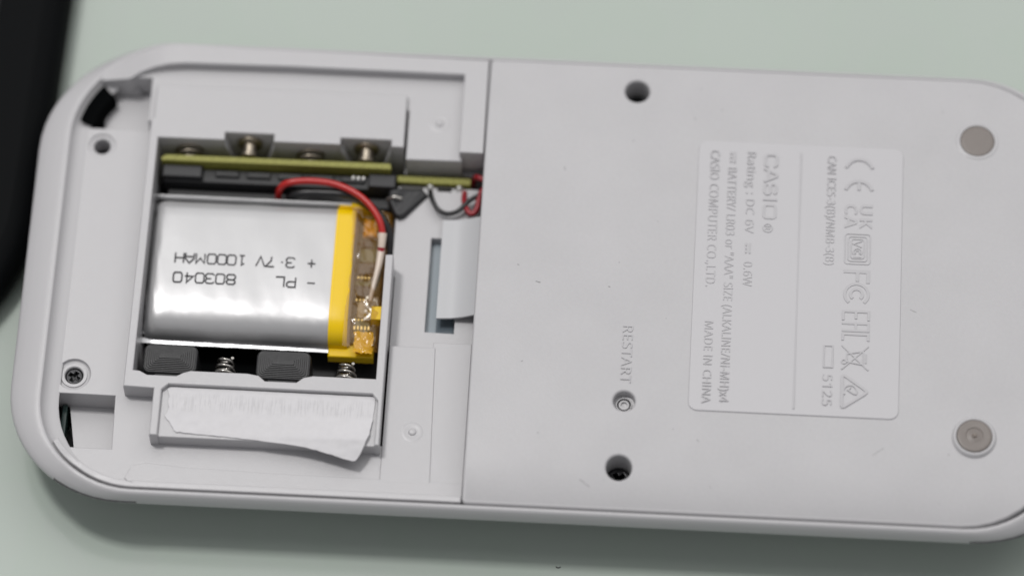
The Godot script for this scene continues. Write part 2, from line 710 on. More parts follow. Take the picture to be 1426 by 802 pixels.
# ------------------------------------------------------------------ calculator
const SHELL := [[85.0, 36.0, 16.0, 0.3], [86.0, 36.9, 16.6, 1.2], [87.4, 38.4, 18.0, 4.2], [89.4, 40.6, 19.2, 7.4], [91.4, 42.6, 20.2, 9.8], [92.7, 43.9, 20.8, 11.5]]
const REAR := [[92.5, 43.7, 20.6, 11.45], [93.1, 44.2, 21.0, 11.75], [93.4, 44.45, 21.0, 12.3], [93.3, 44.5, 21.0, 12.9], [92.8, 44.4, 20.6, 14.2], [91.6, 44.2, 20.0, 15.6], [90.0, 43.95, 19.0, 16.7],
	[89.0, 43.75, 18.2, 17.25], [88.5, 43.5, 17.8, 17.5], [88.1, 43.3, 17.5, 17.55], [87.85, 43.1, 17.4, 17.45], [87.72, 42.95, 17.3, 17.1], [87.6, 42.85, 17.2, 16.3], [87.35, 42.75, 17.1, 15.2], [86.95, 42.6, 16.9, 14.2], [86.35, 42.3, 16.7, 13.35], [85.7, 42.0, 16.5, 12.85], [85.0, 41.7, 16.4, 12.63], [84.8, 41.6, 16.3, 12.4]]


func swept(levels: Array) -> SurfaceTool:
	var st := begin()
	var rows := []
	for l in levels:
		var row := []
		for v in dense(rr(-l[0], -l[1], l[0], l[1], l[2], 14), 6.0):
			row.append(Vector3(v.x, l[3], v.y))
		rows.append(row)
	var n := 0
	for r in rows:
		n = maxi(n, r.size())
	for i in rows.size():   # same count on every level
		if rows[i].size() != n:
			rows[i].resize(n)
	sheet(st, rows, Vector3.UP, true)
	return st


func droop(x: float, z: float) -> float:
	return maxf(2.4 * smoothstep(28.0, 43.5, z), 3.0 * smoothstep(-69.0, -87.0, x))


func sunk(x: float, y: float, z: float) -> Vector3:
	return Vector3(x, 12.6 + (y - 12.6) * (1.0 - droop(x, z) / 5.0) if y > 12.6 else y, z)


func ring_rows(levels: Array) -> Array:
	var rows := []
	for l in levels:
		var row := []
		var p := rr(-l[0], -l[1], l[0] + 1.2, l[1], l[2], 14)
		for i in p.size():
			var a := p[i]
			var b := p[(i + 1) % p.size()]
			row.append(sunk(a.x, l[3], a.y))
			if i % 15 == 14:
				for k in range(1, 12):
					var v := a.lerp(b, k / 12.0)
					row.append(sunk(v.x, l[3], v.y))
		rows.append(row)
	return rows


func V(list: Array) -> PackedVector2Array:   # pairs of numbers
	var p := PackedVector2Array()
	for i in range(0, list.size(), 2):
		p.append(Vector2(list[i], list[i + 1]))
	return p


func bow(_x: float, z: float) -> float:   # the cover is slightly domed across
	var t := absf(z) / 42.7
	return -0.3 * t * t - 2.4 * pow(t, 7.0) if z > 0.0 else -0.3 * t * t - 0.12 * pow(t, 8.0)


func calculator() -> void:
	var t := thing("calculator", "white plastic calculator lying face down with its battery lid removed", "calculator")
	var st := begin()
	sheet(st, ring_rows(SHELL), Vector3.UP, true)
	plate(st, rr(-84.5, -35.5, 84.5, 35.5, 16, 8), 0.4, 0.3, 0.02)
	commit("front_housing", st, "white_plastic", t)

	# rear housing: rim, ledges, floors
	st = begin()
	sheet(st, ring_rows(REAR), Vector3.UP, true)
	var ledge := V([-13.95, -24.0, -18.2, -24.0, -18.2, -39.8, -50, -39.9, -68.1, -39.65, -71.2, -39.35, -73.8, -38.8, -76.2, -37.9, -78.0, -36.75, -83.2, -36.75])
	for i in 9:
		var a := deg_to_rad(224 + i * 46.0 / 8)
		ledge.append(Vector2(-70.55 + 17.6 * cos(a), -25.75 + 17.6 * sin(a)))
	ledge.append(Vector2(-13.95, -42.95))
	plate(st, ledge, 17.47, 11.2, 0.2, [], func(x, z): return -droop(x, z), 3.0)
	block(st, Vector3(-82.2, 6.0, -38.6), Vector3(-76.5, 11.5, -36.76), 0.05)
	plate(st, V([-13.9, 42.0, -13.9, 38.1, -43.8, 37.9, -62.3, 37.5, -68.5, 37.0, -71.0, 37.6, -72.0, 40.0, -70.0, 42.0]), 12.95, 11.8, 0.12)
	var rail := V([-13.9, 42.42, -13.9, 41.3, -30, 41.3, -50, 41.3, -70.3, 41.3])
	for i in 15:
		var a := deg_to_rad(90 + i * 4.2)
		rail.append(Vector2(-70.3 + 15.9 * cos(a), 25.4 + 15.9 * sin(a)))
	for i in 15:
		var a := deg_to_rad(148.8 - i * 4.2)
		rail.append(Vector2(-70.3 + 17.0 * cos(a), 25.42 + 17.0 * sin(a)))
	plate(st, rail, 17.05, 11.8, 0.2, [], func(x, z): return -0.97 * droop(x, z), 0.0)
	# floor on the left and along the front
	var floor_outline := V([-87.0, -28.2, -72.5, -28.2, -72.5, 22.2, -60.0, 22.2, -60.0, 31.5, -13.0, 31.5, -13.0, 41.0, -69.0, 41.0])
	for i in 8:
		var a := deg_to_rad(96 + i * 80.0 / 7)
		floor_outline.append(Vector2(-70.3 + 16.7 * cos(a), 25.5 + 16.7 * sin(a)))
	plate(st, floor_outline, 12.6, 9.4, 0.2, [circle(-82.2, -24.75, 2.3), circle(-82.7, 20.6, 2.9), V([-85.5, 24.3, -75.1, 24.4, -74.8, 34.5, -82.5, 34.5, -84.4, 29.7])], null, 0.0, 6.8)
	plate(st, V([-83.6, 23.8, -74.6, 23.8, -74.6, 34.8, -81.6, 34.8]), 7.4, 6.0, 0.1)
	plate(st, V([-81.9, -37.3, -74.0, -37.3, -74.0, -27.6, -82.4, -27.6, -82.6, -31.5]), 9.6, 7.0, 0.2)
	# trough round the upper panel
	plate(st, V([-78.2, -37.4, -74.1, -37.4, -74.1, -28.6, -72.0, -28.6, -72.0, -34.0, -29.0, -34.0, -27.75, -33.0, -27.7, -23.2, -17.8, -23.3, -17.8, -41.0, -68.0, -41.0, -74.5, -40.2]), 15.4, 9.3, 0.22)
	# plates in front of the cover, and the lower floor with its window
	plate(st, V([-28.2, 12.4, -20.2, 12.45, -19.5, 38.6, -28.2, 38.6]), 12.97, 8.0, 0.2)
	plate(st, V([-20.6, 11.35, -13.9, 11.35, -13.9, 38.2, -20.6, 38.7]), 12.75, 7.9, 0.15)
	plate(st, V([-29.0, -20.2, -12.5, -20.2, -12.5, 12.8, -28.4, 12.8, -28.4, -2.0, -29.0, -3.0]), 10.8, 4.1, 0.15, [V([-22.4, -10.1, -17.3, -10.1, -17.3, 8.5, -22.4, 8.4])])
	block(st, Vector3(-28.1, 3.0, -28.0), Vector3(-13.6, 9.7, -23.4), 0.05)
	# bosses round the screws, dimples
	for c in [Vector2(-82.2, -24.75), Vector2(-82.7, 20.6)]:
		if c.y < 0.0:
			lathe(st, Vector3(c.x, 0, c.y), [Vector2(2.4, 12.35), Vector2(2.2, 12.2), Vector2(1.65, 12.2), Vector2(1.5, 12.0), Vector2(1.45, 7.0), Vector2(0.0, 7.0)])
			continue
		lathe(st, Vector3(c.x, 0, c.y), [Vector2(2.95, 12.2), Vector2(2.7, 11.95), Vector2(2.3, 11.85), Vector2(2.25, 12.1), Vector2(1.75, 12.1), Vector2(1.6, 11.9), Vector2(1.55, 7.0), Vector2(0.0, 7.0)])
	for c in [Vector3(-22.1, 15.4, -30.8), Vector3(-23.15, 12.97, 28.8)]:
		lathe(st, c, [Vector2(1.9, 0.004), Vector2(1.6, 0.05), Vector2(1.3, 0.05), Vector2(1.0, 0.02), Vector2(0.72, 0.02), Vector2(0.62, 0.2), Vector2(0.4, 0.3), Vector2(0.0, 0.33)])
	var housing := commit("rear_housing", st, "white_plastic", t)
	# dark inside seen through the slits beside the rim
	st = begin()
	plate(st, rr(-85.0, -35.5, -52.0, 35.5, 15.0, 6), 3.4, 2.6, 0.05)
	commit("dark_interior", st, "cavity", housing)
	for e in [[221.0, 191.5, -25.5, 16.9]]:
		st = begin()
		var rows := []
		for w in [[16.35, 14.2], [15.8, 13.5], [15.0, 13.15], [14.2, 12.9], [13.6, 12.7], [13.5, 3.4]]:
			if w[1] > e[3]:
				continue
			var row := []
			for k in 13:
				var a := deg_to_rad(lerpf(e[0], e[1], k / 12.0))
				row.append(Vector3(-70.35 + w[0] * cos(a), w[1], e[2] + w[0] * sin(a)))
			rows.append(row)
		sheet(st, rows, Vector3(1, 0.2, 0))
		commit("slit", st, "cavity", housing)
	st = begin()
	block(st, Vector3(-84.6, 3.3, 24.6), Vector3(-83.75, 8.4, 33.4), 0.1)
	commit("green_glass_edge", st, "green_glass", housing)
	# openings low on the side wall, at the seam
	for e in [[-84.0, 42.35, -69.5, 44.2], [73.0, 44.25, 82.8, 44.2]]:
		st = begin()
		var pts := []
		for k in 9:
			var x: float = lerpf(e[0], e[2], k / 8.0)
			var z: float = 44.12
			if x < -72.4:
				z = 23.5 + sqrt(maxf(0.0, 20.62 * 20.62 - pow(x + 72.4, 2)))
			if x > 73.6:
				z = 23.5 + sqrt(maxf(0.0, 20.62 * 20.62 - pow(x - 73.6, 2)))
			pts.append(sunk(x, 13.1, z + 0.14))
		tube(st, smooth_path(pts, 0.8), 0.34, 8)
		commit("seam_slot", st, "slot_grey", housing)

	# raised frame round the battery bay
	st = begin()
	plate(st, V([-72.95, -35.45, -28.15, -35.5, -28.15, -24.95, -30.4, -25.0, -30.4, -26.3, -39.4, -26.3, -39.4, -24.95, -51.3, -24.9, -51.3, -26.4, -60.0, -26.4, -60.0, -24.85, -71.85, -24.8,
		-71.95, 21.1, -70.8, 21.2, -69.5, 21.9, -64.4, 21.9, -63.2, 21.2, -62.0, 20.8, -52.2, 20.8, -50.2, 21.1, -49.0, 22.1, -43.6, 22.1, -42.4, 21.1, -40.8, 20.7, -29.9, 20.7,
		-29.9, -3.5, -28.5, -3.6, -28.5, 33.3, -29.3, 33.3, -29.3, 24.8, -30.3, 23.6, -65.6, 23.5, -66.7, 24.6, -66.7, 33.3, -68.1, 33.3, -68.1, 24.45, -73.4, 24.3, -73.4, -28.7, -72.95, -28.8]), 16.6, 3.0, 0.26)
	plate(st, V([-67.6, 22.9, -28.9, 22.9, -28.9, 33.15, -67.6, 33.15]), 15.6, 4.0, 0.2)
	for x in [-55.65, -34.9]:   # slanted guides in the two notches
		for s in [-1.0, 1.0]:
			var a0 := Vector3(x + s * 4.4, 15.2, -26.5)
			var a1 := Vector3(x + s * 2.6, 8.0, -26.5)
			var off := Vector3(0, 0, 1.9)
			var nn := Vector3(-s * 0.95, 0.3, 0)
			quad(st, a0, a1, a1 + off, a0 + off, nn, nn, nn, nn)
			quad(st, a0 + off, a1 + off, Vector3(x + s * 4.5, 8.0, -24.6), Vector3(x + s * 4.5, 15.2, -24.6), Vector3(0, 0, 1), Vector3(0, 0, 1), Vector3(0, 0, 1), Vector3(0, 0, 1))
	commit("battery_frame", st, "white_plastic", t)
	st = begin()
	block(st, Vector3(-73, 1.5, -27), Vector3(-27.6, 2.6, 22), 0.05)
	commit("bay_floor", st, "bay_floor", t)
	# window under the flap
	st = begin()
	block(st, Vector3(-23.4, 4.2, -12.2), Vector3(-13.5, 8.9, 9.4), 0.05)
	commit("window_pane", st, "window_glass", t)
	st = begin()
	plate(st, V([-20.6, 3.2, -17.9, 3.2, -17.4, 8.9, -20.6, 8.9]), 9.3, 8.0, 0.05)
	commit("dark_pane", st, "dark_glass", t)

	# cover on the right
	st = begin()
	var out := PackedVector2Array()
	var full := rr(-60, -43.12, 88.5, 42.75, 17.2, 10)
	for v in full:
		if v.x > 0:
			out.append(v)
	out = wound(out, true)
	var shape := PackedVector2Array()
	shape.append_array(out)
	# find the two points where the left edge joins
	var left := rr(-13.7, -43.12, 40, 42.75, 0.7, 4)
	for v in left:
		if v.x < 0:
			shape.append(v)
	shape = hull_order(shape)
	var holes := [circle(12.75, -37.8, 2.15), circle(12.75, 35.55, 2.2), circle(13.1, 23.3, 1.85), circle(73.2, -30.7, 3.1), circle(73.2, 27.0, 3.1)]
	plate(st, shape, 18.0, 13.0, 0.45, holes, bow, 3.0, 10.0)
	var cover := commit("back_cover", st, "cover_plastic", t)
	# raised plate with the rating text
	st = begin()
	plate(st, rr(24.1, -28.3, 60.2, 24.5, 1.6, 8), 18.22, 17.2, 0.14, [], bow, 3.0)
	commit("rating_plate", st, "plate_plastic", cover)
	cover_marks(cover)

	# feet
	for k in 2:
		var z: float = [-30.7, 27.0][k]
		var y: float = 18.0 + bow(73.2, z)
		var foot := begin()
		if k == 0:
			lathe(foot, Vector3(73.2, y, z), [Vector2(3.02, -2.0), Vector2(3.02, 0.0), Vector2(2.9, 0.16), Vector2(2.5, 0.22), Vector2(0.0, 0.26)], 48)
		else:
			lathe(foot, Vector3(73.2, y, z), [Vector2(3.02, -2.0), Vector2(3.02, 0.45), Vector2(2.9, 0.62), Vector2(2.6, 0.68), Vector2(1.55, 0.64), Vector2(1.45, 0.5), Vector2(1.25, 0.5), Vector2(0.7, 0.62), Vector2(0.0, 0.66)], 48)
		var f := commit("rubber_foot", foot, "rubber", t)
		var bez := begin()
		var tall := 0.18 if k == 0 else 0.5
		lathe(bez, Vector3(73.2, y, z), [Vector2(4.0, -0.4), Vector2(3.75, tall * 0.4), Vector2(3.45, tall), Vector2(3.2, tall), Vector2(3.06, tall * 0.7), Vector2(3.06, -1.5)], 48)
		commit("bezel", bez, "white_plastic", f)
		if k == 1:
			var nub := begin()
			lathe(nub, Vector3(73.2, y + 0.5, z), [Vector2(0.5, 0.0), Vector2(0.42, 0.35), Vector2(0.2, 0.5), Vector2(0.0, 0.52)], 20)
			commit("nub", nub, "rubber_clear", f)
	# screws
	screw(t, Vector3(-82.7, 11.0, 20.6), 1.5, 0.5)
	screw(t, Vector3(-82.2, 7.6, -24.75), 1.4, 0.2)
	screw(t, Vector3(12.75, 11.9, -37.8), 1.95, 0.3)
	screw(t, Vector3(12.75, 11.9, 35.55), 1.95, 0.9)
	for z in [-37.8, 35.55]:
		st = begin()
		lathe(st, Vector3(12.75, 0, z), [Vector2(2.3, 11.9), Vector2(2.3, 11.6), Vector2(0, 11.6)], 32)
		commit("screw_well", st, "cavity", t)
	# restart button
	st = begin()
	var yr := 18.0 + bow(0, 23.3)
	lathe(st, Vector3(13.1, yr, 23.3), [Vector2(1.9, -1.9), Vector2(1.42, -1.95), Vector2(1.36, -1.6), Vector2(1.22, -1.6), Vector2(1.18, -3.6), Vector2(1.0, -3.6), Vector2(0.96, -1.8), Vector2(0.86, -1.65), Vector2(0.6, -1.65), Vector2(0.5, -2.1), Vector2(0.0, -2.15)], 36)
	commit("restart_button", st, "white_plastic", t)
	# springs and contacts
	for x in [-56.6, -35.5]:
		coil(t, Vector3(x, 11.6, 20.6), Vector3(0, 0, -1), 2.3, 1.1, 5.0, 4.0, "steel")
	for x in [-66.5, -44.9]:
		coil(t, Vector3(x, 12.2, -25.0), Vector3(0, 0, 1), 2.4, 1.5, 3.2, 3.2, "brass")
	for x in [-55.75, -34.9]:
		st = begin()
		lathe(st, Vector3(x, 13.2, -26.4), [Vector2(2.3, 0.0), Vector2(2.3, 0.5), Vector2(1.9, 0.75), Vector2(1.25, 0.9), Vector2(1.15, 2.4), Vector2(1.5, 2.7), Vector2(1.4, 3.1), Vector2(0.9, 3.3), Vector2(0.0, 3.35)], 28, Vector3(0, 0, 1))
		commit("battery_contact", st, "brass", t)


func hull_order(p: PackedVector2Array) -> PackedVector2Array:
	var h := Geometry2D.convex_hull(p)
	h.remove_at(h.size() - 1)
	return h


func screw(parent: Node3D, at: Vector3, r: float, turn: float) -> void:
	var st := begin()
	var cross := PackedVector2Array()
	var a := r * 0.62
	var b := r * 0.17
	for v in [Vector2(a, -b), Vector2(a, b), Vector2(b, b), Vector2(b, a), Vector2(-b, a), Vector2(-b, b), Vector2(-a, b), Vector2(-a, -b), Vector2(-b, -b), Vector2(-b, -a), Vector2(b, -a), Vector2(b, -b)]:
		cross.append(v.rotated(turn) + Vector2(at.x, at.z))
	plate(st, circle(at.x, at.z, r, 28), at.y + 0.6, at.y, 0.22, [cross], null, 0.0, at.y - 0.4)
	plate(st, circle(at.x, at.z, r * 0.7, 20), at.y - 0.3, at.y - 0.5, 0.05)
	commit("screw", st, "screw_black", parent)


func coil(parent: Node3D, at: Vector3, axis: Vector3, r0: float, r1: float, long: float, turns: float, m: String) -> void:
	var pts := PackedVector3Array()
	var n := int(turns * 26)
	for i in n + 1:
		var f := float(i) / n
		var a := TAU * turns * f
		var r := lerpf(r0, r1, f)
		pts.append(at + Vector3(cos(a) * r, sin(a) * r, 0) + axis * long * f)
	var st := begin()
	tube(st, pts, 0.27, 8)
	commit("battery_spring", st, m, parent)


func cover_marks(cover: Node3D) -> void:
	var fu := Vector3(0, 0, 1)    # reading runs towards the viewer
	var fv := Vector3(1, 0, 0)    # with its tops to the right
	var hi := 0.17
	var st := begin()
	letters(st, "RESTART", Vector3(12.3, 17.97, 8.9), fu, fv, 1.75, 11.0, hi)
	commit("restart_lettering", st, "letter_plastic", cover)
	st = begin()
	var y := 18.16
# five blocky capitals, 2.5 mm tall
	for l in [[2.3, 0.55, 2.3, 0.35, 1.95, 0.0, 0.35, 0.0, 0.0, 0.35, 0.0, 1.65, 0.35, 2.0, 1.95, 2.0, 2.3, 1.65, 2.3, 1.45], [2.8, -0.2, 3.9, 2.05, 4.3, 2.05, 5.4, -0.2], [3.3, 0.6, 4.9, 0.6],
		[5.85, 0.4, 6.2, 0.0, 7.5, 0.0, 7.85, 0.3, 7.85, 0.75, 7.5, 1.0, 6.2, 1.0, 5.85, 1.3, 5.85, 1.7, 6.2, 2.0, 7.5, 2.0, 7.85, 1.65], [8.95, -0.22, 8.95, 2.22]]:
		var q := []
		for i in range(0, l.size(), 2):
			q.append(Vector2(l[i], l[i + 1]))
		stroke(st, q, 0.46, Vector3(35.95, y, -25.9), fu, fv, hi)
	var ring_o := []
	for v in rr(10.05, 0.0, 12.6, 2.0, 0.45, 3):
		ring_o.append(v)
	stroke(st, ring_o, 0.46, Vector3(35.95, y, -25.9), fu, fv, hi, true)
	stroke(st, arc(0, 0, 0.8, 0, 360, 20), 0.22, Vector3(36.7, y, -11.3), fu, fv, hi)
	letters(st, "R", Vector3(36.25, y, -11.65), fu, fv, 0.9, 0.75, hi)
	commit("maker_lettering", st, "letter_plastic", cover)
	st = begin()
	letters(st, "Rating : DC 6V", Vector3(32.7, y, -26.3), fu, fv, 1.55, 16.2, hi)
	stroke(st, [Vector2(0, 1.0), Vector2(2.0, 1.0)], 0.3, Vector3(32.7, y, -8.1), fu, fv, hi)
	for k in 3:
		stroke(st, [Vector2(k * 0.72, 0.35), Vector2(k * 0.72 + 0.5, 0.35)], 0.3, Vector3(32.7, y, -8.1), fu, fv, hi)
	letters(st, "0.6W", Vector3(32.7, y, -4.5), fu, fv, 1.55, 4.8, hi)
	stroke(st, [Vector2(0, 1.0), Vector2(2.2, 1.0)], 0.3, Vector3(29.5, y, -26.2), fu, fv, hi)
	for k in 3:
		stroke(st, [Vector2(k * 0.8, 0.35), Vector2(k * 0.8 + 0.55, 0.35)], 0.3, Vector3(29.5, y, -26.2), fu, fv, hi)
	letters(st, "BATTERY/ LR03 or \"AAA\" SIZE (ALKALINE/Ni-MH)x4", Vector3(29.5, y, -23.0), fu, fv, 1.55, 45.8, hi)
	letters(st, "CASIO COMPUTER CO.,LTD.", Vector3(26.4, y, -26.3), fu, fv, 1.55, 27.0, hi)
	letters(st, "MADE IN CHINA", Vector3(26.4, y, 7.4), fu, fv, 1.55, 15.7, hi)
	commit("rating_lettering", st, "letter_plastic", cover)
	st = begin()
	stroke(st, [Vector2(-26.6, 0), Vector2(23.4, 0)], 0.28, Vector3(42.2, y - 0.02, 0), fu, fv, 0.13)
	commit("divider_line", st, "letter_plastic", cover)
	st = begin()
	letters(st, "CAN ICES-3(B)/NMB-3(B)", Vector3(47.0, y, -26.2), fu, fv, 1.5, 21.6, hi)
	letters(st, "5125", Vector3(47.0, y, 16.6), fu, fv, 1.7, 5.9, hi)
	stroke(st, [Vector2(11.1, -0.75), Vector2(15.2, -0.75), Vector2(15.2, 0.75), Vector2(11.1, 0.75)], 0.24, Vector3(47.9, y, 0), fu, fv, hi, true)
	commit("code_lettering", st, "letter_plastic", cover)
	# approval marks; u is z, v is measured from x = 52.5
	st = begin()
	var o := Vector3(52.5, y, 0)
	stroke(st, arc(-23.4, 0, 2.4, 105, 255), 0.6, o, fu, fv, hi)
	stroke(st, arc(-19.0, 0, 2.4, 105, 255), 0.6, o, fu, fv, hi)
	stroke(st, [Vector2(-21.2, 0), Vector2(-19.6, 0)], 0.55, o, fu, fv, hi)
	letters(st, "UK", Vector3(52.75, y, -16.8), fu, fv, 2.2, 4.8, hi, true)
	letters(st, "CA", Vector3(50.1, y, -16.8), fu, fv, 2.2, 4.8, hi, true)
	for d in [0.0, 0.55, 1.05]:
		var sq := []
		for v in rr(-10.9 + d, -2.2 + d, -5.0 - d, 2.2 - d, 0.5, 4):
			sq.append(v)
		stroke(st, sq, 0.2, o, fu, fv, hi, true)
	stroke(st, [Vector2(-9.5, 0.75), Vector2(-8.9, -0.75), Vector2(-8.3, 0.75)], 0.22, o, fu, fv, hi)
	stroke(st, arc(-7.3, 0, 0.75, 50, 310, 10), 0.22, o, fu, fv, hi)
	stroke(st, arc(-7.2, 0, 0.4, 50, 310, 8), 0.18, o, fu, fv, hi)
	stroke(st, [Vector2(-6.35, -0.75), Vector2(-6.35, 0.75)], 0.22, o, fu, fv, hi)
	stroke(st, [Vector2(-1.3, 1.95), Vector2(-3.5, 1.95), Vector2(-3.5, -2.3)], 0.62, o, fu, fv, hi)
	stroke(st, [Vector2(-3.5, 0.1), Vector2(-1.6, 0.1)], 0.55, o, fu, fv, hi)
	stroke(st, arc(0.95, 0, 2.05, 40, 320, 26), 0.5, o, fu, fv, hi)
	stroke(st, arc(0.95, 0, 1.05, 40, 320, 20), 0.5, o, fu, fv, hi)
	for l in [[6.0, 2.2, 4.3, 2.2, 4.3, -2.2, 6.0, -2.2], [4.3, 0.0, 5.7, 0.0], [6.6, -2.4, 6.6, 2.2, 8.0, 2.2, 8.0, -2.4], [6.6, 0.0, 8.0, 0.0], [9.9, 2.2, 8.7, 2.2, 8.7, -2.2, 9.9, -2.2]]:
		var q := []
		for i in range(0, l.size(), 2):
			q.append(Vector2(l[i], l[i + 1]))
		stroke(st, q, 0.42, o, fu, fv, hi)
	for l in [[10.9, 2.3, 15.5, -2.3], [10.9, -2.3, 15.5, 2.3], [11.8, 1.4, 14.6, 1.4], [11.9, 1.4, 12.5, -1.4, 14.0, -1.4, 14.5, 1.4], [12.4, 1.9, 14.2, 1.9]]:
		var q := []
		for i in range(0, l.size(), 2):
			q.append(Vector2(l[i], l[i + 1]))
		stroke(st, q, 0.24, o, fu, fv, hi)
	stroke(st, arc(14.0, -1.9, 0.4, 0, 360, 10), 0.2, o, fu, fv, hi)
	var tr := []
	for c in [[Vector2(19.6, 2.4), Vector2(22.9, -2.1), Vector2(16.4, -2.1)]]:
		for i in 3:
			var p: Vector2 = c[i]
			var a: Vector2 = (c[(i + 2) % 3] - p).normalized() * 0.7
			var b: Vector2 = (c[(i + 1) % 3] - p).normalized() * 0.7
			for k in 5:
				tr.append((p + a).lerp(p, k / 4.0).lerp(p.lerp(p + b, k / 4.0), k / 4.0))
	stroke(st, tr, 0.5, o, fu, fv, hi, true)
	stroke(st, arc(19.6, -0.7, 1.15, 55, 305, 16), 0.3, o, fu, fv, hi)
	stroke(st, [Vector2(18.9, -0.6), Vector2(19.4, -1.1), Vector2(20.2, 0.1)], 0.26, o, fu, fv, hi)
	commit("approval_marks", st, "letter_plastic", cover)


# ------------------------------------------------------------------ battery
func cell_section(grow: float, sy := 1.0, sz := 1.0) -> Array:   # outline across the cell: (z, y)
	var p := []
	var pts := [[-13.6, 5.2], [-14.7, 6.2], [-14.9, 8.0], [-14.9, 10.6], [-14.6, 11.8], [-13.8, 12.6], [-12.6, 12.95], [-11.0, 13.05], [-6, 13.1], [-2, 13.12], [2, 13.1], [4.5, 13.03], [6.2, 12.9], [7.5, 12.7], [8.6, 12.4], [9.5, 12.0], [10.2, 11.5], [10.8, 10.8], [11.15, 10.0], [11.3, 9.2], [11.35, 8.4], [11.2, 6.6], [10.4, 5.4], [8, 5.0], [-8, 5.0]]
	for q in pts:
		var v := Vector2((q[0] + 1.7) * sz - 1.7, (q[1] - 9.0) * sy + 9.0)
		var d := (v - Vector2(-1.7, 9.0))
		p.append(v + Vector2(signf(d.x) * minf(1.0, absf(d.x) / 10.0), signf(d.y) * minf(1.0, absf(d.y) / 3.0)) * grow)
	return p


func cell_rows(xs: Array, grow: float, wrinkle: float) -> Array:
	var rows := []
	for e in xs:
		var row := []
		var sec := cell_section(grow, e[1], e[2])
		for i in sec.size():
			var v: Vector2 = sec[i]
			var x: float = e[0]
			var near: float = clampf(1.0 - (x + 72.0) / 3.0, 0.0, 1.0)
			var w := wrinkle * near * noise.get_noise_3d(x * 4.0, v.y * 3.0, v.x * 4.0)
			var dent := 0.11 * noise.get_noise_2d(x * 0.35, v.x * 0.5 + v.y) + 0.03 * noise.get_noise_2d(x * 1.3 + 50.0, v.x * 1.1) if wrinkle > 0.0 else 0.0
			row.append(Vector3(x + w * 0.8, v.y + w * 0.8 + dent, v.x))
		rows.append(row)
	return rows


